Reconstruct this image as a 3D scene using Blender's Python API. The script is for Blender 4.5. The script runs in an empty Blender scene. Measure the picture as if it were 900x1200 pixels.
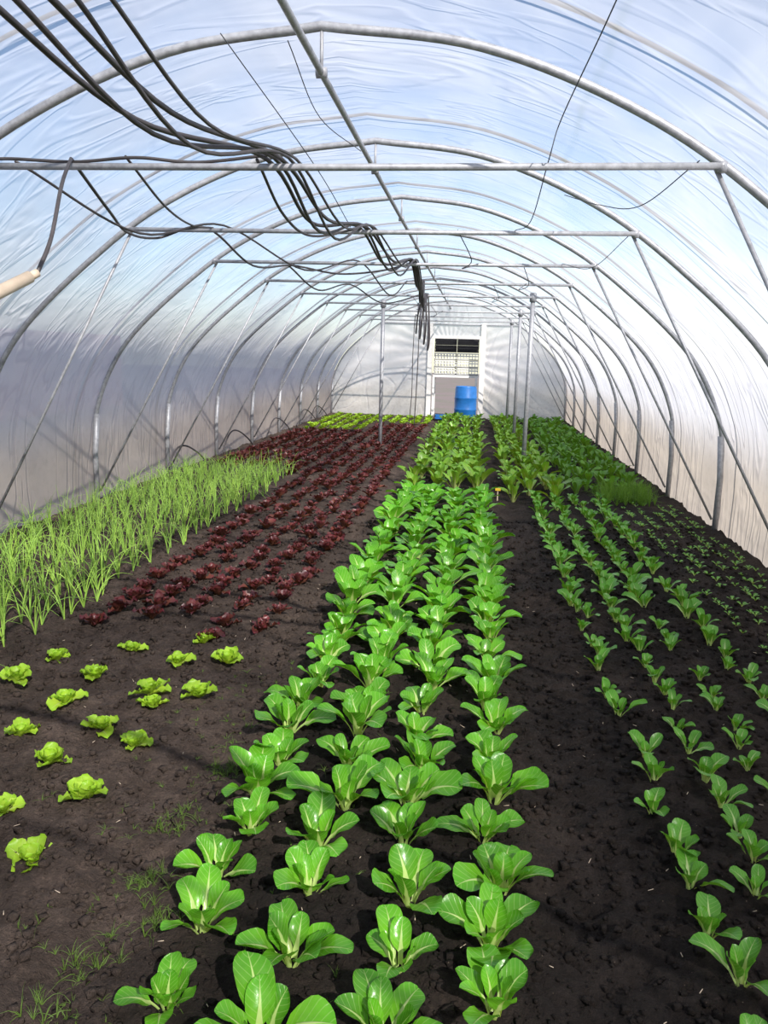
import bpy, math, random
import numpy as np
from mathutils import noise, Vector, Matrix
rng = np.random.default_rng(7)
random.seed(7)
S = bpy.context.scene
CX = -0.795          # tunnel centre line
Y0, Y1 = -2.0, 22.0

# ------------------------------------------------------------------ helpers
class MB:
    def __init__(s): s.v=[]; s.f=[]; s.c=[]; s.n=0
    def add(s, v, f, c=None):
        v=np.asarray(v,float).reshape(-1,3); f=np.asarray(f,int).reshape(-1,4)
        s.v.append(v); s.f.append(f+s.n); s.n+=len(v)
        s.c.append(np.zeros((len(v),4)) if c is None else c)
    def done(s, name, mat, parent=None, smooth=True):
        v=np.concatenate(s.v); f=np.concatenate(s.f); c=np.concatenate(s.c)
        me=bpy.data.meshes.new(name)
        me.vertices.add(len(v)); me.vertices.foreach_set('co', v.ravel())
        me.loops.add(f.size); me.loops.foreach_set('vertex_index', f.ravel().astype(np.int32))
        me.polygons.add(len(f)); me.polygons.foreach_set('loop_start', np.arange(0,f.size,4,dtype=np.int32))
        me.polygons.foreach_set('use_smooth', np.full(len(f), smooth))
        me.update(calc_edges=True)
        a=me.attributes.new('leafc','FLOAT_COLOR','POINT'); a.data.foreach_set('color', c.ravel())
        me.materials.append(mat)
        ob=bpy.data.objects.new(name,me); S.collection.objects.link(ob)
        if parent: ob.parent=parent
        return ob

def empty(name):
    e=bpy.data.objects.new(name,None); S.collection.objects.link(e); return e

_gf={}
def gridf(a,b,closed=False):
    k=(a,b,closed)
    if k not in _gf:
        i=np.arange(a-1)[:,None]; m=b if closed else b-1; j=np.arange(m)[None,:]; j2=(j+1)%b
        _gf[k]=np.stack([i*b+j,i*b+j2,(i+1)*b+j2,(i+1)*b+j],-1).reshape(-1,4)
    return _gf[k]

def tube(mb, pts, r, sides=8, c=None, caps=True):
    p=np.asarray(pts,float); n=len(p)
    r=np.full(n,r) if np.isscalar(r) else np.asarray(r,float)
    if caps:
        p=np.concatenate([p[:1],p,p[-1:]]); r=np.concatenate([[1e-5],r,[1e-5]])
        n+=2
    t=np.gradient(p,axis=0); t/= (np.linalg.norm(t,axis=1)[:,None]+1e-12)
    if caps: t[0]=t[1]=p[2]-p[1]; t[-1]=t[-2]=p[-2]-p[-3]; t/= (np.linalg.norm(t,axis=1)[:,None]+1e-12)
    up=np.array([0,0,1.]) if abs(t[n//2][2])<0.9 else np.array([1.,0,0])
    if abs(np.dot(t,up)).max()>0.97: up=np.array([.05,1.,.02]) if abs(t[:,1]).max()<.9 else np.array([1.,0,.03])
    a=np.cross(t,up); a/= (np.linalg.norm(a,axis=1)[:,None]+1e-12); b=np.cross(t,a)
    th=np.linspace(0,2*np.pi,sides,endpoint=False)
    v=p[:,None]+r[:,None,None]*(np.cos(th)[None,:,None]*a[:,None]+np.sin(th)[None,:,None]*b[:,None])
    mb.add(v,gridf(n,sides,True),None if c is None else np.tile(c,(n*sides,1)))

def catmull(P,n=8):
    P=np.asarray(P,float); Q=np.concatenate([[2*P[0]-P[1]],P,[2*P[-1]-P[-2]]]); out=[]
    for i in range(1,len(Q)-2):
        for k in range(n):
            t=k/n; a,b,c,d=Q[i-1],Q[i],Q[i+1],Q[i+2]
            out.append(.5*((2*b)+(-a+c)*t+(2*a-5*b+4*c-d)*t*t+(-a+3*b-3*c+d)*t**3))
    out.append(P[-1]); return np.array(out)

def box(mb, lo, hi):
    x0,y0,z0=lo; x1,y1,z1=hi
    v=[(x0,y0,z0),(x1,y0,z0),(x1,y1,z0),(x0,y1,z0),(x0,y0,z1),(x1,y0,z1),(x1,y1,z1),(x0,y1,z1)]
    F=[(0,3,2,1),(4,5,6,7),(0,1,5,4),(1,2,6,5),(2,3,7,6),(3,0,4,7)]
    vv=[];ff=[]
    for q in F:
        ff.append([len(vv)+i for i in range(4)]); vv+= [v[i] for i in q]
    mb.add(vv,ff)

# ------------------------------------------------------------------ node helpers
class N:
    def __init__(s,name):
        s.m=bpy.data.materials.new(name); s.m.use_nodes=True; s.t=s.m.node_tree
        s.t.nodes.clear(); s.out=s.t.nodes.new('ShaderNodeOutputMaterial')
    def n(s,typ,**k):
        x=s.t.nodes.new('ShaderNode'+typ)
        for a,b in k.items(): setattr(x,a,b)
        return x
    def l(s,a,b): s.t.links.new(a,b)
    def setv(s,sock,v):
        if isinstance(v,bpy.types.NodeSocket): s.l(v,sock)
        else:
            if isinstance(v,tuple) and len(v)==3 and sock.type=='RGBA': v=v+(1,)
            sock.default_value=v
    def math(s,op,a,b=0.0,c=0.0,clamp=False):
        x=s.n('Math',operation=op,use_clamp=clamp)
        s.setv(x.inputs[0],a); s.setv(x.inputs[1],b); s.setv(x.inputs[2],c); return x.outputs[0]
    def mr(s,v,a,b,c=0.,d=1.,sm=False):
        x=s.n('MapRange'); x.interpolation_type='SMOOTHSTEP' if sm else 'LINEAR'
        s.setv(x.inputs[0],v)
        for i,q in enumerate((a,b,c,d)): s.setv(x.inputs[i+1],q)
        return x.outputs[0]
    def mix(s,f,a,b,bt='MIX'):
        x=s.n('Mix',data_type='RGBA',blend_type=bt); s.setv(x.inputs[0],f); s.setv(x.inputs[6],a); s.setv(x.inputs[7],b)
        return x.outputs[2]
    def pos(s): return s.n('NewGeometry').outputs['Position']
    def noise(s,vec,scale,detail=4,rough=.55,sc=None,dist=0.):
        if sc is not None:
            mp=s.n('Mapping'); s.l(vec,mp.inputs[0]); mp.inputs['Scale'].default_value=sc; vec=mp.outputs[0]
        x=s.n('TexNoise'); s.l(vec,x.inputs['Vector']); x.inputs['Scale'].default_value=scale
        x.inputs['Detail'].default_value=detail; x.inputs['Roughness'].default_value=rough; x.inputs['Distortion'].default_value=dist
        return x.outputs['Fac']
    def bump(s,h,st=.5,d=.01):
        x=s.n('Bump'); x.inputs['Strength'].default_value=st; x.inputs['Distance'].default_value=d; s.l(h,x.inputs['Height']); return x.outputs[0]
    def prin(s,col,rough=.5,metal=0.,norm=None,spec=.5):
        p=s.n('BsdfPrincipled'); s.setv(p.inputs['Base Color'],col); s.setv(p.inputs['Roughness'],rough)
        s.setv(p.inputs['Metallic'],metal); s.setv(p.inputs['Specular IOR Level'],spec)
        if norm is not None: s.l(norm,p.inputs['Normal'])
        return p.outputs[0]
    def ms(s,f,a,b):
        x=s.n('MixShader'); s.setv(x.inputs[0],f); s.l(a,x.inputs[1]); s.l(b,x.inputs[2]); return x.outputs[0]
    def end(s,sh): s.l(sh,s.out.inputs[0]); return s.m

def simple(name,col,rough=.5,metal=0.,var=.25,scale=12,bumpd=.002):
    n=N(name); p=n.pos(); f=n.noise(p,scale,5)
    c=n.mix(n.mr(f,.3,.7,0,1),tuple(q*(1-var) for q in col),tuple(min(1,q*(1+var)) for q in col))
    return n.end(n.prin(c,rough,metal,n.bump(n.noise(p,scale*4,3),.3,bumpd)))

def leaf_mat(name,c0,c1,rib,ribw=.35,vein=.3,trans=.3,rough=.38,var=.35,spec=.4):
    n=N(name); at=n.n('Attribute',attribute_name='leafc'); sp=n.n('SeparateColor'); n.l(at.outputs['Color'],sp.inputs[0])
    R,G,B=sp.outputs
    c=n.mix(G,c0,c1)
    c=n.mix(B,c,n.mix(1.0,c,(1+var,1+var*.8,1+var*.5,1),'MULTIPLY'))
    nz=n.noise(n.pos(),45,3); c=n.mix(n.mr(nz,.35,.7,0,.35),c,n.mix(1.0,c,(.62,.72,.6,1),'MULTIPLY'))
    w=n.math('MULTIPLY_ADD',n.math('POWER',n.math('SUBTRACT',1.0,G,clamp=True),1.8),ribw,.008)
    rm=n.mr(n.math('SUBTRACT',R,w),-.03,.025,1,0,True)
    vs=n.math('SINE',n.math('MULTIPLY',n.math('SUBTRACT',n.math('MULTIPLY',G,9.0),n.math('MULTIPLY',R,2.2)),6.283))
    vm=n.mr(vs,.80,1.0,0,vein,True)
    m=n.math('MAXIMUM',rm,vm,clamp=True)
    c=n.mix(m,c,rib)
    bp=n.bump(n.math('SUBTRACT',n.math('MULTIPLY',nz,.6),n.math('MULTIPLY',m,.6)),.5,.004)
    pr=n.prin(c,rough,0,bp,spec)
    tr=n.n('BsdfTranslucent'); n.l(n.mix(1.0,c,(1.5,1.3,.4,1),'MULTIPLY'),tr.inputs[0])
    return n.end(n.ms(trans,pr,tr.outputs[0]))

# ------------------------------------------------------------------ materials
def m_soil():
    n=N('dark_soil'); p=n.pos()
    big=n.noise(p,1.1,4,.6); mid=n.noise(p,7,6,.7); fine=n.noise(p,60,5,.75)
    sx=n.n('SeparateXYZ'); n.l(p,sx.inputs[0]); X=sx.outputs[0]
    left=n.mr(X,-.60,-1.0,0,.60,True)
    dry=n.math('ADD',n.mr(big,.40,.68,0,.45,True),left,clamp=True)
    c=n.mix(dry,(.024,.0185,.0155),(.120,.089,.072))
    c=n.mix(n.mr(mid,.35,.65,0,.75),c,n.mix(1.0,c,(.36,.34,.32,1),'MULTIPLY'))
    c=n.mix(n.mr(fine,.50,.75,0,.7),c,n.mix(1.0,c,(2.2,2.15,2.05,1),'MULTIPLY'))
    vo=n.n('TexVoronoi'); n.l(p,vo.inputs['Vector']); vo.inputs['Scale'].default_value=55
    spk=n.mr(vo.outputs['Distance'],.06,.12,1,0); 
    sc=n.n('SeparateColor'); n.l(vo.outputs['Color'],sc.inputs[0]); spk=n.math('MULTIPLY',spk,n.math('GREATER_THAN',sc.outputs[0],.86))
    c=n.mix(n.math('MULTIPLY',spk,.8),c,(.26,.20,.15))
    h=n.math('ADD',n.math('MULTIPLY',mid,.8),n.math('MULTIPLY',fine,.7))
    return n.end(n.prin(c,.93,0,n.bump(h,1.0,.045),.2))
def m_film(name,end=False):
    n=N(name); p=n.pos(); sx=n.n('SeparateXYZ'); n.l(p,sx.inputs[0]); X,Y,Z=sx.outputs
    big=n.noise(p,.6,3,.5,dist=.5); st=n.noise(p,1.0,3,.5,sc=(1.5,.6,1.5),dist=.5); fine=n.noise(p,14,5,.7)
    ac=n.noise(p,1.0,3,.5,sc=(.7,1.5,.8),dist=.5); wr=n.noise(p,1.0,2,.5,sc=(1.1,3.2,.8),dist=.9)
    low=n.mr(Z,1.2,.45,0,1,True)
    col=n.mix(low,(.67,.675,.72),(.58,.51,.44))
    if end: col=n.mix(low,(.90,.88,.86),(.84,.79,.71))
    col=n.mix(n.mr(st,.40,.66,0,.4),col,n.mix(1.0,col,(.80,.80,.82,1),'MULTIPLY'))
    cr=n.math('ABSOLUTE',n.math('SUBTRACT',wr,.5))
    col=n.mix(n.mr(cr,.0,.035,.5,0,True),col,n.mix(1.0,col,(.80,.80,.84,1),'MULTIPLY'))
    col=n.mix(n.math('MULTIPLY',n.mr(fine,.5,.75,0,.6),n.mr(Z,1.5,.1,0.05,1)),col,(.40,.36,.30))
    d=n.math('ABSOLUTE',n.math('SUBTRACT',X,n.math('MULTIPLY_ADD',big,.12,.40)))
    sm=n.math('MULTIPLY',n.math('MULTIPLY',n.mr(d,.0,.035,1,0,True),n.math('GREATER_THAN',Z,2.0)),n.mr(st,.35,.6,.1,.7))
    if not end: col=n.mix(n.math('MULTIPLY',sm,.6),col,(.42,.43,.30))
    tf=n.mr(n.math('ADD',n.math('MULTIPLY',big,.5),n.math('ADD',n.math('MULTIPLY',ac,.25),n.math('MULTIPLY',st,.25))),.38,.62,.32,.70)
    hi=n.mr(Z,1.5,2.6,.12,1.0,True)
    tf=n.math('MULTIPLY',tf,hi)
    tf=n.math('MULTIPLY',tf,n.mr(low,0,1,1,.3))
    h=n.math('ADD',n.math('MULTIPLY',st,.6),n.math('ADD',n.math('MULTIPLY',ac,.6),n.mr(cr,0,.06,0,.10,True)))
    if end:
        an=n.math('ARCTAN2',n.math('SUBTRACT',X,-.72),n.math('SUBTRACT',Z,1.7))
        w=n.math('SINE',n.math('MULTIPLY_ADD',big,9.0,n.math('MULTIPLY',an,34.0)))
        h=n.math('ADD',n.math('MULTIPLY',w,.12),h)
        tf=n.math('MULTIPLY',tf,.35)
        col=n.mix(n.mr(w,.2,1,0,.35),col,n.mix(1.0,col,(.80,.78,.76,1),'MULTIPLY'))
    bp=n.bump(h,.7,.11)
    di=n.n('BsdfDiffuse'); n.l(col,di.inputs[0]); n.l(bp,di.inputs['Normal'])
    tl=n.n('BsdfTranslucent'); n.l(col,tl.inputs[0]); n.l(bp,tl.inputs['Normal'])
    gl=n.n('BsdfGlossy'); gl.inputs['Roughness'].default_value=.4; n.l(bp,gl.inputs['Normal'])
    tp=n.n('BsdfTransparent'); tp.inputs[0].default_value=(.97,.97,1,1)
    a=n.ms(.58,di.outputs[0],tl.outputs[0]); a=n.ms(.03,a,gl.outputs[0])
    return n.end(n.ms(tf,a,tp.outputs[0]))
M_soil=m_soil(); M_film=m_film('polythene_film'); M_end=m_film('end_wall_film',True)
def m_metal():
    n=N('galvanised_steel'); p=n.pos(); f=n.noise(p,30,5,.6)
    c=n.mix(n.mr(f,.3,.7),(.26,.265,.28),(.43,.44,.46))
    return n.end(n.prin(c,.45,.25,n.bump(f,.2,.002)))
M_metal=m_metal()
M_hose=simple('black_hose',(.050,.044,.045),.5)
M_rope=simple('dark_rope',(.05,.055,.065),.8)
M_white=simple('white_board',(.66,.65,.62),.6,var=.12)
M_blue=simple('blue_plastic',(.02,.16,.48),.35,var=.12)
M_blackp=simple('black_plastic',(.03,.028,.032),.5)
M_whitep=simple('white_plastic',(.68,.68,.66),.45,var=.1)
M_wood=simple('pale_wood',(.54,.44,.33),.6,var=.15)
M_yel=simple('yellow_label',(.75,.50,.03),.5)
M_brick=simple('brick_wall',(.42,.24,.21),.9)

# ------------------------------------------------------------------ tunnel profile
prof=catmull([(3.2,0),(3.2,.5),(3.14,1.04),(2.80,1.68),(2.08,2.33),(1.475,2.72),(.75,3.0),(0,3.1)],8)
full=np.concatenate([np.stack([-prof[:,0],prof[:,1]],1),np.stack([prof[::-1,0],prof[::-1,1]],1)[1:]])
def off(profile,d):
    t=np.gradient(profile,axis=0); t/=np.linalg.norm(t,axis=1)[:,None]
    nn=np.stack([-t[:,1],t[:,0]],1); return profile+nn*d
# ------------------------------------------------------------------ ground
def gz(x,y):
    z=.026*noise.noise(Vector((x*3.1,y*3.1,.3)))+.022*noise.noise(Vector((x*11,y*11,4.)))+.020*noise.noise(Vector((x*27,y*27,7.)))
    z-=.035*math.exp(-((x+1.0)/.12)**2)+.035*math.exp(-((x-.40)/.13)**2)
    return z
xs=np.arange(-4.02,2.44,.022); ys=np.concatenate([np.arange(-2,1,.12),np.arange(1,5.5,.02),np.arange(5.5,22.05,.07)])
V=np.array([[ (x,y,gz(x,y)+(.012*noise.noise(Vector((x*55,y*55,9.))) if 1<y<5.5 else 0)) for x in xs] for y in ys])
mb=MB(); mb.add(V,gridf(len(ys),len(xs))); mb.done('floor',M_soil)
def m_out():
    n=N('outside_ground'); p=n.pos(); f=n.noise(p,.5,5,.6); g=n.noise(p,8,5,.7)
    c=n.mix(n.mr(f,.4,.6),(.17,.13,.125),(.14,.125,.10)); c=n.mix(n.mr(g,.3,.7,0,.5),c,n.mix(1.0,c,(.5,.5,.5,1),'MULTIPLY'))
    return n.end(n.prin(c,.9))
mb=MB(); mb.add([(-60,-60,-.12),(60,-60,-.12),(60,90,-.12),(-60,90,-.12)],[(0,1,2,3)]); mb.done('ground_outside',m_out(),smooth=False)

# ------------------------------------------------------------------ film
of=off(full,.035)
if of[len(of)//2][1]<3.1: of=off(full,-.035)
ysf=np.arange(Y0,Y1+.01,.125)
def film(idx,name):
    pr=of[idx]
    V=np.zeros((len(ysf),len(pr),3))
    for i,y in enumerate(ysf):
        sag=.022*(1-math.cos(y*math.pi))*.5
        c=np.array([0,1.2]); q=pr-(pr-c)/np.linalg.norm(pr-c,axis=1)[:,None]*sag
        V[i,:,0]=q[:,0]+CX; V[i,:,1]=y; V[i,:,2]=q[:,1]
        V[i,pr[:,1]<.02,2]=-.06
    mb=MB(); mb.add(V,gridf(len(ysf),len(pr))); return mb.done(name,M_film)
zz=of[:,1]; nh=len(of)//2
iL=[i for i in range(nh) if zz[i]<1.04]; iR=[i for i in range(nh,len(of)) if zz[i]<1.04]
film(np.array(iL+[iL[-1]+1]),'wall_left'); film(np.array([iR[0]-1]+iR),'wall_right'); film(np.arange(iL[-1]+1,iR[0]),'ceiling')
def zprof(o):
    o=abs(o); k=prof[::-1]; return float(np.interp(o,k[:,0],k[:,1]))
def endwall(name,y,d0,d1,dh):
    mb=MB(); X=sorted(set(list(np.round(np.linspace(-3.199,3.199,60),3))+[round(d0-CX,3),round(d1-CX,3)]))
    for a,b in zip(X[:-1],X[1:]):
        m=(a+b)/2+CX; lo=dh if d0<m<d1 else -.05
        z0,z1=zprof(a),zprof(b)
        if abs(a)>3.19: z0=.6
        if abs(b)>3.19: z1=.6
        if max(z0,z1)<=lo: continue
        n=14; t=np.linspace(0,1,n)
        v=np.zeros((n,2,3)); v[:,0,0]=a+CX; v[:,1,0]=b+CX; v[:,:,1]=y
        v[:,0,2]=lo+t*(z0-lo); v[:,1,2]=lo+t*(z1-lo); mb.add(v,gridf(n,2))
    return mb.done(name,M_end)
endwall('wall_back',Y1,-1.25,.07,2.1); endwall('wall_front',Y0,-2.0,.4,2.2)

# ------------------------------------------------------------------ steel frame
fr=empty('polytunnel_frame')
H=np.arange(Y0,Y1+.1,2.0)
mb=MB(); ml=MB(); mc=MB(); mbr=MB(); mk=MB()
for y in H:
    tube(mb,[(p[0]+CX,y,p[1]) for p in full],.0225,10)
    for s in (-1,1):
        tube(ml,[(CX+s*3.2,y,-.05),(CX+s*3.2,y,.5),(CX+s*3.165,y,.92)],.029,10)
        if y>0: tube(mbr,[(CX+s*1.83,y,2.48),(CX+s*3.16,y,.10)],.0115,8)
        tube(mk,[(CX+s*1.85,y-.02,2.455),(CX+s*1.85,y-.02,2.50)],.026,8)
    if y>0:
        tube(mc,[(CX-1.86,y-.03,2.48),(CX,y-.03,2.475),(CX+1.86,y-.03,2.48)],.0165,10)
    tube(mk,[(CX,y,3.10),(CX,y,2.88)],.009,6); tube(mk,[(CX-.025,y,2.9),(CX+.025,y,2.9)],.025,8)
mb.done('hoops',M_metal,fr); ml.done('hoop_legs',M_metal,fr); mc.done('crossbars',M_metal,fr); mbr.done('braces',M_metal,fr); mk.done('clamps',M_metal,fr)
mb=MB(); tube(mb,[(CX,y,2.9) for y in np.arange(Y0,Y1+.1,1)],.0165,10); mb.done('ridge_pole',M_metal,fr)
mb=MB()
for x,y in ((-1.66,14),(.75,12),(.78,16),(.78,20)):
    tube(mb,[(x,y,-.05),(x,y,1.2),(x,y,2.55)],.034,10); tube(mb,[(x,y,2.42),(x,y,2.54)],.05,10)
mb.done('support_posts',M_metal,fr)
op=off(full,.05) if off(full,.05)[len(full)//2][1]>3.1 else off(full,-.05)
mb=MB()
for y in np.arange(-.7,22,2.08):
    tube(mb,[(p[0]+CX,y,p[1]) for p in op],.010,6)
mb.done('cover_ropes',M_rope,fr)

# ------------------------------------------------------------------ hoses and wires
mb=MB()
sg=[0,.05,-.02,.09,.02]
for k in range(5):
    o=(k-2)*.040; r=(.0105,.0095,.0105,.008,.007)[k]; g=sg[k]
    P=[(-1.5+o*3.2,.2,2.75-.05*k),(-1.3+o*3.0,1.2,2.66-.02*k),(-1.17+o*2.2,2.0,2.52),(-1.11+o*1.7,2.9,2.40-g),(-.98+o*.9,3.97,2.512+.006*(k%2)),
       (-.93+o*1.2,4.9,2.37-g),(-.845+o*.7,5.97,2.51+.01*(k%2)),(-.74+o,6.9,2.36-g),(-.66+o*.5,7.97,2.51),(-.66+o*.5,8.9,2.35-.03*k),(-.72+o*.4,9.97,2.51),
       (-.78+o*.4,11,2.32-.03*k),(-.80+o*.4,11.97,2.51)]
    tube(mb,catmull(P,8),r,8)
for k in range(4):
    o=(k-1.5)*.06
    tube(mb,catmull([(-.80+o*.4,11.97,2.51),(-.82+o,12.05,2.2-.1*k),(-.86+o,12.3,1.95-.08*k),(-.9+o,12.9,2.1),(-1.0+o*.5,13.97,2.5)],8),.011,8)
tube(mb,catmull([(-1.0,13.97,2.5),(-1.15,16,2.44),(-1.32,18,2.44),(-1.33,18.05,1.6),(-1.35,18.1,.8),(-1.38,18.15,.03)],8),.011,8)
tube(mb,catmull([(-1.05,13.97,2.5),(-1.22,16,2.40),(-1.42,18,2.44),(-1.45,18.05,1.6),(-1.45,18.1,.8),(-1.5,18.15,.03)],8),.009,8)
mb.done('irrigation_hose_bundle',M_hose)
mb=MB()
tube(mb,catmull([(-2.62,3.93,2.47),(-2.4,3.95,2.51),(-2.03,3.97,2.50),(-1.7,3.95,2.515),(-1.4,3.98,2.50),(-1.0,3.95,2.53)],8),.008,8)
tube(mb,catmull([(-2.03,3.95,2.51),(-2.15,4.6,2.38),(-2.35,5.3,2.36),(-2.42,5.97,2.42),(-2.05,6.0,2.50),(-1.95,6.9,2.33),(-1.85,7.97,2.45),(-1.4,8.0,2.38),(-.95,8.0,2.42),(-.66,7.98,2.5)],8),.009,8)
tube(mb,catmull([(-1.75,3.95,2.52),(-1.85,4.7,2.42),(-1.98,5.5,2.44),(-2.0,6.0,2.50)],8),.007,8)
tube(mb,catmull([(-1.1,3.97,2.51),(-1.12,4.6,2.36),(-1.10,5.3,2.35),(-.9,5.97,2.5)],8),.008,8)
tube(mb,catmull([(-1.9,8.0,2.45),(-1.8,9.0,2.3),(-1.6,10.0,2.45),(-1.3,11.0,2.3),(-.85,11.97,2.5)],8),.009,8)
tube(mb,catmull([(-2.35,4.0,2.51),(-2.1,4.9,2.30),(-1.9,5.95,2.51),(-1.5,6.9,2.30),(-1.2,7.97,2.50),(-1.0,9,2.26),(-.9,9.97,2.50)],8),.0075,8)
mb.done('loose_hose',M_hose)
e=empty('hanging_spray_lance')
mb=MB(); tube(mb,[(-2.05,2.62,1.60),(-1.92,2.86,1.73),(-1.80,3.12,1.875)],[.026,.026,.024],14); tube(mb,[(-1.80,3.12,1.875),(-1.785,3.15,1.893)],.017,12); mb.done('handle',M_wood,e)
mb=MB(); tube(mb,catmull([(-1.785,3.15,1.893),(-1.80,3.30,2.05),(-1.90,3.6,2.32),(-2.03,3.95,2.51)],8),.009,8); mb.done('lead',M_hose,e)
mb=MB()
def wire(P,r=.0028): tube(mb,catmull(P,8),r,5)
wire([(.45,3.0,2.90),(.40,3.3,2.80),(.32,3.9,2.66),(.28,3.97,2.50),(.27,5,2.40),(.22,6,2.5)])
wire([(-1.05,2.9,3.05),(-1.07,2.9,2.98),(-1.03,2.92,2.86),(-1.0,2.93,2.84),(-.99,2.93,2.87)])
wire([(-1.25,3.9,3.04),(-1.02,5,2.7),(-.95,5.9,2.5)]); wire([(-.95,3.97,3.03),(-1.0,5,2.98),(-.9,6,3.03)])
wire([(.95,3.95,2.50),(.82,4.6,2.42),(.70,5.3,2.55),(.55,6,2.74)]); wire([(1.02,5.97,2.48),(.9,7,2.36),(.75,7.97,2.5)])
for i in range(5):
    a=rng.uniform(-1.5,.6); wire([(a,6+2*i,2.5),(a+.1,6.6+2*i,2.36),(a+.02,7+2*i,2.34),(a+.15,7.97+2*i,2.49)],.004)
mb.done('tie_wires',M_rope)
mb=MB()
for y in (10.0,12.3,15.,17.6,19.):
    tube(mb,catmull([(-3.9,y-.35,.02),(-3.85,y-.1,.32),(-3.8,y+.15,.36),(-3.7,y+.4,.22),(-3.6,y+.6,.0)],8),.012,8)
mb.done('drip_hose_loops',M_hose)

# ------------------------------------------------------------------ plants
PHI=2.39996
def leaf(mb,base,phi,L,W,pet,petw,a0,a1,nu=11,nv=7,cup=.25,ruf=.0,rf=3.,wide=.55,twist=0.,rv=0.,pw=1.,tipw=.12,e=2.3):
    u=np.linspace(0,1,nu); s=1-(1-u)**1.35
    ang=a0+(a1-a0)*s**pw; dx=np.cos(ang); dz=np.sin(ang); ds=np.diff(s)
    cx=np.concatenate([[0],np.cumsum((dx[1:]+dx[:-1])/2*ds)])*L; cz=np.concatenate([[0],np.cumsum((dz[1:]+dz[:-1])/2*ds)])*L
    x=np.clip((s-pet)/(1-pet),0,1)
    q=np.where(x<wide,(wide-x)/wide,(x-wide)/(1-wide))
    w=W*np.sqrt(np.clip(1-q**e,0,1))
    w=np.maximum(w,petw*(1-.6*x)); w[-1]=W*tipw
    t=np.linspace(-1,1,nv)
    T,Sx=np.meshgrid(t,s); Wg=w[:,None]; ph=rng.uniform(0,6.28)
    bl=np.clip(x*6,0,1)[:,None]
    nrm=cup*Wg*T**2*bl - .35*Wg*(1-bl)*(1-T**2) + ruf*W*np.abs(T)**1.5*np.sin(rf*6.28*Sx+ph+T*1.3)*bl
    lat=T*Wg*(1-.12*T**2*bl)
    wob=.03*L*np.sin(s*3+ph)[:,None]
    vx=cx[:,None]-nrm*np.sin(ang)[:,None]
    vz=cz[:,None]+nrm*np.cos(ang)[:,None]+lat*math.sin(twist)
    vy=lat*math.cos(twist)+wob
    c,sn=math.cos(phi),math.sin(phi)
    V=np.stack([base[0]+vx*c-vy*sn, base[1]+vx*sn+vy*c, base[2]+vz],-1)
    C=np.stack([np.abs(T)*Wg/W, Sx, np.full_like(T,rv), np.ones_like(T)],-1).reshape(-1,4)
    mb.add(V,gridf(nu,nv),C)
U=rng.uniform
D=math.radians
def choi(mb,x,y,s,n=8,nu=11,nv=7,tall=0.,wm=1.,xmax=9,pet=.36):
    z=gz(x,y)-.002; p0=U(0,6.28); lx=U(-10,10)
    for i in range(n):
        k=i/(n-1); ph=p0+i*PHI+U(-.25,.25)
        L=s*(.190-.070*k)*U(.82,1.12); W=wm*s*(.054-.022*k)*U(.82,1.14)
        tl=lx*math.cos(ph)
        a0=D(60+24*k+tall+U(-8,8)+tl); a1=D(-6+60*k+tall+U(-20,20)+tl)
        if x+L*math.cos(ph)>xmax: ph=math.pi-ph
        leaf(mb,(x+.012*s*math.cos(ph),y+.012*s*math.sin(ph),z),ph,L,W,pet,.0080*s,a0,a1,nu,nv,cup=U(.10,.40),ruf=.09,rf=2.5,twist=U(-.35,.35),rv=U(0,1),pw=1.2)
def head(mb,x,y,s,n=12,nu=7,nv=7,ruf=.25,nar=1.,flat=0):
    z=gz(x,y)+.003; p0=U(0,6.28)
    for i in range(n):
        k=i/(n-1); ph=p0+i*PHI+U(-.25,.25)
        L=s*(.10-.045*k)*U(.8,1.15); W=nar*s*(.040-.012*k)*U(.85,1.15)
        leaf(mb,(x,y,z),ph,L,W,.1,.010*s,D(36-flat+50*k+U(-8,8)),D(5-flat*.5+70*k+U(-14,14)),nu,nv,cup=.35,ruf=ruf,rf=3.2,wide=.62,twist=U(-.35,.35),rv=U(0,1))

G=leaf_mat('pak_choi_leaf',(.15,.38,.030),(.062,.255,.012),(.50,.67,.22),.44,.20,.32,.26,.75,.45)
mb=MB()
for x,ph0 in ((-.71,1.62),(-.43,1.52),(-.155,1.36),(.125,1.42)):
    y=ph0
    while y<9.2:
        near=y<4.5
        choi(mb,x+U(-.03,.03),y,U(.82,1.12)*(1+.30*min(1,max(0,(y-1.8)/3.5))),n=int(U(8,10.5)) if near else 8,nu=13 if near else 9,nv=9 if near else 5)
        y+=.255+U(-.035,.035)
mb.done('pak_choi_bed',G)
G2=leaf_mat('young_pak_choi_leaf',(.15,.37,.045),(.075,.27,.022),(.48,.64,.24),.36,.20,.28,.30)
mb=MB()
for x in (.73,.96,1.19,1.43):
    y=1.45+U(0,.12)
    while y<9.3:
        if U(0,1)>.04: choi(mb,x+U(-.035,.035),y,U(.50,.78)*(1 if y<5 else 1.15),n=6,nu=11 if y<4 else 7,nv=7 if y<4 else 5,tall=6,wm=.95)
        y+=.195+U(-.04,.04)
mb.done('young_pak_choi_bed',G2)
mb=MB()
for x in (1.70,1.84,1.98,2.12,2.25):
    y=3.2
    while y<9.2:
        z=gz(x,y)
        if U(0,1)>.2:
            p=U(0,6.28); xx=x+U(-.02,.02); s=U(.65,1.25)
            for i in range(4): leaf(mb,(xx,y,z),p+i*1.57+U(-.3,.3),.048*s,.013*s,.4,.002,D(60),D(5),6,3,rv=U(0,1))
        y+=.11+U(-.04,.05)
mb.done('seedling_bed',G2)
G3=leaf_mat('tall_greens_leaf',(.22,.33,.04),(.085,.235,.018),(.38,.43,.17),.30,.2,.28,.35,.7)
mb=MB()
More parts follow.
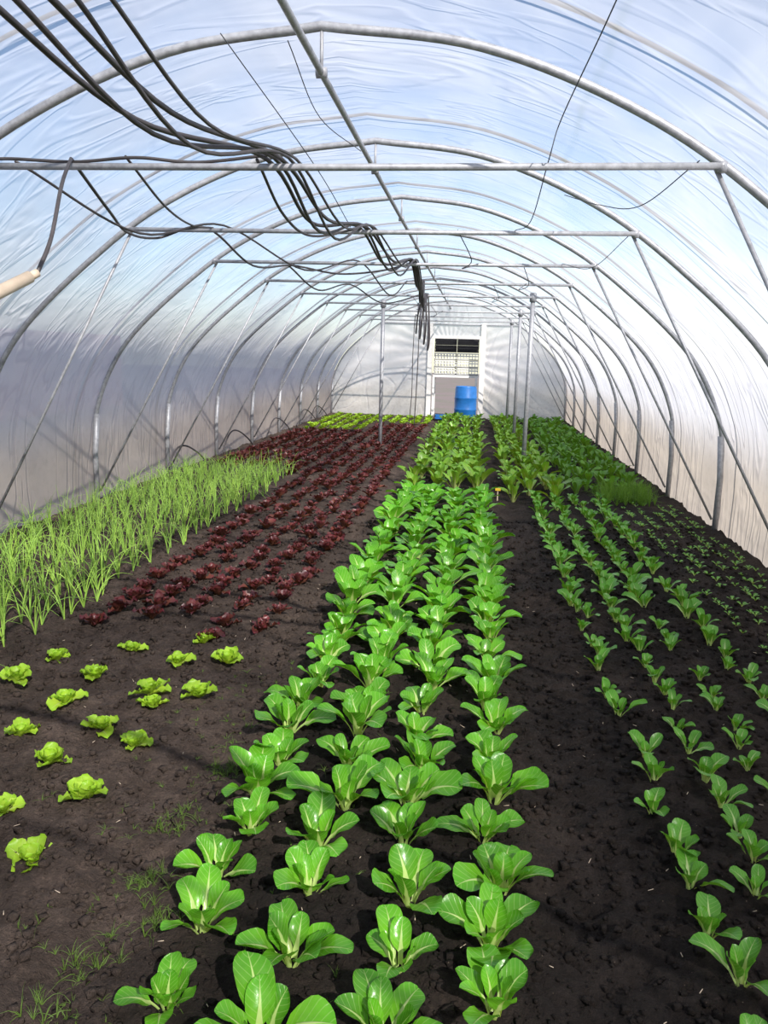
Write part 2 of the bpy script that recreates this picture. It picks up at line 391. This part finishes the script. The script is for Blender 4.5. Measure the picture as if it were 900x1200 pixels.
for x in (-.72,-.46,-.20,.05,.50,.73,.95):
    y=(9.55 if x<.3 else 9.1)+U(0,.1)
    while y<21:
        s=U(1.2,1.9)*(1 if y<14 else .85)
        if U(0,1)>.06: choi(mb,x+U(-.05,.05),y,s,n=8,nu=8,nv=5,tall=14,wm=.70)
        y+=.31+U(-.06,.06)
mb.done('swiss_chard_bed',G3)
G4=leaf_mat('spinach_leaf',(.12,.25,.04),(.07,.21,.022),(.2,.3,.1),.15,.15,.28,.4,.6)
mb=MB()
for x in (1.28,1.48,1.68,1.88,2.04):
    y=9.8+(x-1.3)*.4+U(0,.1)
    while y<21:
        if U(0,1)>.08: choi(mb,x+U(-.05,.05),y,U(.9,1.6),n=7,nu=7,nv=5,tall=12,wm=.65,xmax=2.3)
        y+=.27+U(-.06,.06)
mb.done('spinach_bed',G4)
def blades(mb,x,y,n,h,r,spread,seg=6,sides=4,droop=.5,xmin=-9):
    z=gz(x,y)-.004
    for i in range(n):
        ph=U(0,6.28); l=h*U(.55,1.15); lean=abs(random.gauss(0,spread*.6))+.02; s=np.linspace(0,1,seg)
        lean=min(lean,spread*1.6)
        if x+l*lean*(1+droop)*math.cos(ph)<xmin: ph=math.pi-ph
        rad=l*(lean*s+droop*lean*s**3); zz_=l*(s-.35*lean*s**2-droop*lean*.8*s**4)
        pts=np.stack([x+rad*math.cos(ph),y+rad*math.sin(ph),z+zz_],-1)
        c=np.array([1.,U(.3,.9),U(0,1),1.])
        tube(mb,pts,np.linspace(r,r*.15,seg)*U(.8,1.2),sides,c,caps=False)
G5=leaf_mat('dill_leaf',(.20,.38,.05),(.17,.36,.04),(.2,.4,.1),.0,.0,.3)
mb=MB()
for i in range(80): blades(mb,U(1.5,2.1),U(9.1,10.0),14,.24,.0028,.55,4,3)
mb.done('dill_patch',G5)
G6=leaf_mat('onion_leaf',(.28,.44,.09),(.18,.35,.07),(.3,.5,.2),.0,.0,.25,.42,.9)
mb=MB()
for x in np.arange(-3.70,-2.42,.16):
    y=2.7+U(0,.1)
    while y<10.3:
        xx=x+U(-.06,.06)
        blades(mb,xx,y,int(U(4,7)),.38,.0042,.30,8,5,1.5,xmin=-3.82)
        y+=.125+U(-.05,.05)
mb.done('spring_onion_bed',G6)
G7=leaf_mat('red_lettuce_leaf',(.11,.055,.035),(.062,.010,.018),(.13,.04,.035),.12,.12,.2,.35,1.0)
mb=MB()
for x in (-2.16,-1.90,-1.66,-1.42,-1.19):
    y=4.12+U(0,.25)
    if x in (-1.66,): y+=.12
    while y<18.6:
        head(mb,x+U(-.04,.04),y,U(.90,1.3)*(1 if y<7 else 1.1),n=12 if y<7 else 9,nu=7 if y<7 else 5,nv=7 if y<7 else 5,ruf=.38,nar=.82,flat=6)
        y+=.24+U(-.03,.03)
for x in (-3.62,-3.4,-3.15,-2.9,-2.65,-2.42):
    y=(10.9 if x<-2.5 else 10.2)+U(0,.2)
    while y<16.5:
        head(mb,x+U(-.03,.03),y,U(1.1,1.4),n=9,nu=5,nv=5,ruf=.38,nar=.85); y+=.25
mb.done('red_lettuce_bed',G7)
G8=leaf_mat('green_lettuce_leaf',(.40,.53,.06),(.23,.44,.025),(.50,.63,.17),.2,.15,.30,.4,.4)
mb=MB()
pos=[(-1.23,3.82),(-1.22,3.36),(-1.31,2.84),(-1.34,2.49),(-1.34,2.13),(-1.46,3.72),(-1.46,3.36),(-1.40,3.24),(-1.51,2.97),(-1.575,2.67),(-1.58,2.36),
 (-1.445,4.08),(-1.78,3.87),(-1.80,3.50),(-1.78,3.17),(-1.83,2.90),(-2.10,3.69),(-2.13,3.36),(-2.12,3.02),(-1.86,2.55),(-2.15,2.65),(-1.6,2.02)]
for x,y in pos: head(mb,x,y,U(.82,1.05),n=12,nu=9,nv=9,ruf=.20,flat=14)
mb.done('green_lettuce_bed',G8)
mb=MB()
for x in np.arange(-3.6,-1.1,.27):
    y=17.0 if x<-2.3 else 18.9
    while y<21.3: head(mb,x+U(-.04,.04),y,U(1.1,1.4),n=8,nu=5,nv=5); y+=.28
mb.done('far_green_lettuce_bed',G8)
G9=leaf_mat('weed_leaf',(.12,.20,.045),(.11,.19,.035),(.1,.2,.05),.0,.0,.25)
mb=MB()
for i in range(220):
    if i<120: x,y=random.gauss(-.98,.11),U(1.5,3.8)
    else: x,y=U(-1.5,-.2),U(1.3,4)
    blades(mb,x,y,7,U(.015,.04),.0012,.9,4,3)
for cx_,cy_ in ((-.97,1.80),(-.86,1.95),(-.97,1.55),(-1.0,2.45),(-.93,2.1),(-.9,2.8)):
    for i in range(16): blades(mb,cx_+random.gauss(0,.035),cy_+random.gauss(0,.035),7,.05,.0016,.9,4,3)
mb.done('weed_tufts',G9)

# ------------------------------------------------------------------ soil clods
cube=np.array([(-1,-1,-1),(1,-1,-1),(1,1,-1),(-1,1,-1),(-1,-1,1),(1,-1,1),(1,1,1),(-1,1,1)],float)/1.7
cf=np.array([(0,3,2,1),(4,5,6,7),(0,1,5,4),(1,2,6,5),(2,3,7,6),(3,0,4,7)])
mb=MB()
for i in range(34000):
    y=1.1+7*U(0,1)**1.5; x=U(-2.6,2.2); s=.003+.018*U(0,1)**4
    q=cube*(1+rng.uniform(-.45,.45,(8,3)))*s; a=U(0,6.28); c,sn=math.cos(a),math.sin(a)
    q=q@np.array([[c,sn,0],[-sn,c,0],[0,0,.8]])
    mb.add(q+[x,y,gz(x,y)+s*.35],cf)
mb.done('soil_clods',M_soil)
mb=MB()
for i in range(260):
    y=1.1+5*U(0,1)**1.4; x=U(-2.3,2.0); a=U(0,3.14); l=U(.006,.022); z=gz(x,y)+.012
    tube(mb,[(x,y,z),(x+l*math.cos(a),y+l*math.sin(a),z+U(0,.006))],.0012,4)
mb.done('straw_bits',M_wood)

# ------------------------------------------------------------------ doorway, crates, barrel
e=empty('door_1')
mb=MB(); box(mb,(-1.36,21.93,-.05),(-1.24,22.06,2.5)); box(mb,(.06,21.93,-.05),(.19,22.06,2.5)); box(mb,(-1.36,21.94,2.1),(.19,22.05,2.18)); mb.done('door_frame',M_white,e)
def crate(mb,x,y,z,w,d,h,nb=9,solid=False):
    b=.018
    box(mb,(x,y,z),(x+w,y+d,z+.015))
    for zz0 in (z,z+h*.5,z+h-.03):
        box(mb,(x,y,zz0),(x+w,y+b,zz0+.03)); box(mb,(x,y+d-b,zz0),(x+w,y+d,zz0+.03))
        box(mb,(x,y,zz0),(x+b,y+d,zz0+.03)); box(mb,(x+w-b,y,zz0),(x+w,y+d,zz0+.03))
    for k in range(nb+1):
        xx=x+(w-b)*k/nb; box(mb,(xx,y+.002,z),(xx+b,y+b-.002,z+h-.01)); box(mb,(xx,y+d-b+.002,z),(xx+b,y+d-.002,z+h-.01))
    if solid: box(mb,(x+.02,y+d-.06,z+.01),(x+w-.02,y+d-.03,z+h-.005))
e=empty('crate_rack')
mb=MB()
box(mb,(-1.22,22.4,1.06),(.04,23.0,1.13))
for x in (-1.2,-.02):
    for y in (22.42,22.93): box(mb,(x-.03,y-.03,-.12),(x+.03,y+.03,1.06))
mb.done('rack_table',M_whitep,e)
mb=MB()
for r in range(3):
    for c in range(2): crate(mb,-1.2+c*.62,22.43,1.135+r*.2,.6,.45,.19,7)
mb.done('white_crates',M_whitep,e)
mb=MB()
for r in range(2):
    for c in range(2): crate(mb,-1.2+c*.62,22.43,1.745+r*.2,.6,.45,.19,9,True)
mb.done('black_crates',M_blackp,e)
mb=MB()
zz_=[0,.02,.05,.25,.27,.29,.31,.55,.57,.59,.61,.82,.86,.88,.88,.86,.86]; rr=[.25,.275,.285,.29,.30,.30,.29,.29,.30,.30,.29,.285,.27,.275,.25,.24,.001]
th=np.linspace(0,2*np.pi,32,endpoint=False)
v=np.array([[(-.27+r*math.cos(a),21.2+r*math.sin(a),z-.01) for a in th] for r,z in zip(rr,zz_)])
mb.add(v,gridf(len(rr),32,True)); mb.done('blue_water_barrel',M_blue)
mb=MB(); crate(mb,-1.05,20.9,.0,.35,.25,.12,6); mb.done('blue_tray',M_blue)
for i,(x,y) in enumerate(((.30,9.1),)):
    e=empty('plant_label'); z=gz(x,y)
    mb=MB(); box(mb,(x-.006,y-.004,z-.03),(x+.006,y+.004,z+.14)); mb.done('stake',M_wood,e)
    mb=MB(); box(mb,(x-.030,y-.010,z+.11),(x+.030,y-.004,z+.14)); mb.done('tag',M_yel,e)

e=empty('brick_outbuilding')
mb=MB(); box(mb,(-16,9,-.12),(-11,24,2.0)); mb.done('brick_body',M_brick,e)

# ------------------------------------------------------------------ light
w=bpy.data.worlds.new('sky'); S.world=w; w.use_nodes=True; t=w.node_tree; t.nodes.clear()
o=t.nodes.new('ShaderNodeOutputWorld'); bg=t.nodes.new('ShaderNodeBackground'); sk=t.nodes.new('ShaderNodeTexSky')
sk.sky_type='NISHITA'; sk.sun_disc=False; sk.sun_elevation=math.radians(38); sk.sun_rotation=math.radians(150); sk.air_density=1.0; sk.dust_density=.4; sk.ozone_density=2.8
tc=t.nodes.new('ShaderNodeTexCoord'); nz=t.nodes.new('ShaderNodeTexNoise'); nz.inputs['Scale'].default_value=2.2; nz.inputs['Detail'].default_value=6
t.links.new(tc.outputs['Generated'],nz.inputs['Vector'])
mp=t.nodes.new('ShaderNodeMapRange'); t.links.new(nz.outputs['Fac'],mp.inputs[0]); mp.inputs[1].default_value=.48; mp.inputs[2].default_value=.72; mp.inputs[4].default_value=.5
mx=t.nodes.new('ShaderNodeMix'); mx.data_type='RGBA'; t.links.new(mp.outputs[0],mx.inputs[0]); t.links.new(sk.outputs[0],mx.inputs[6]); mx.inputs[7].default_value=(4.5,4.8,5.2,1)
t.links.new(mx.outputs[2],bg.inputs[0]); bg.inputs[1].default_value=.20; t.links.new(bg.outputs[0],o.inputs[0])
sd=Vector((.40,-.66,.64)).normalized()
L=bpy.data.lights.new('sun','SUN'); L.energy=12.5; L.angle=math.radians(.6); L.color=(1,.94,.86)
lo=bpy.data.objects.new('sun',L); S.collection.objects.link(lo); lo.rotation_euler=sd.to_track_quat('Z','Y').to_euler(); lo.location=(8,-6,9)

# ------------------------------------------------------------------ camera
f=930.; th=math.atan(182.9/f); ps=math.atan(105.3*math.cos(th)/f); ro=math.radians(1.5)
F=Vector((-math.sin(ps)*math.cos(th),math.cos(ps)*math.cos(th),-math.sin(th))); R=Vector((math.cos(ps),math.sin(ps),0)); Up=R.cross(F)
R2=R*math.cos(ro)+Up*math.sin(ro); U2=Up*math.cos(ro)-R*math.sin(ro)
cd=bpy.data.cameras.new('camera'); cam=bpy.data.objects.new('camera',cd); S.collection.objects.link(cam)
m=Matrix((R2,U2,-F)).transposed().to_4x4(); m.translation=(0,0,1.6); cam.matrix_world=m
cd.sensor_fit='VERTICAL'; cd.sensor_height=24; cd.lens=f/1200*24; cd.clip_start=.05; cd.clip_end=300
S.camera=cam
S.view_settings.view_transform='Standard'; S.view_settings.look='None'; S.view_settings.exposure=-0.18
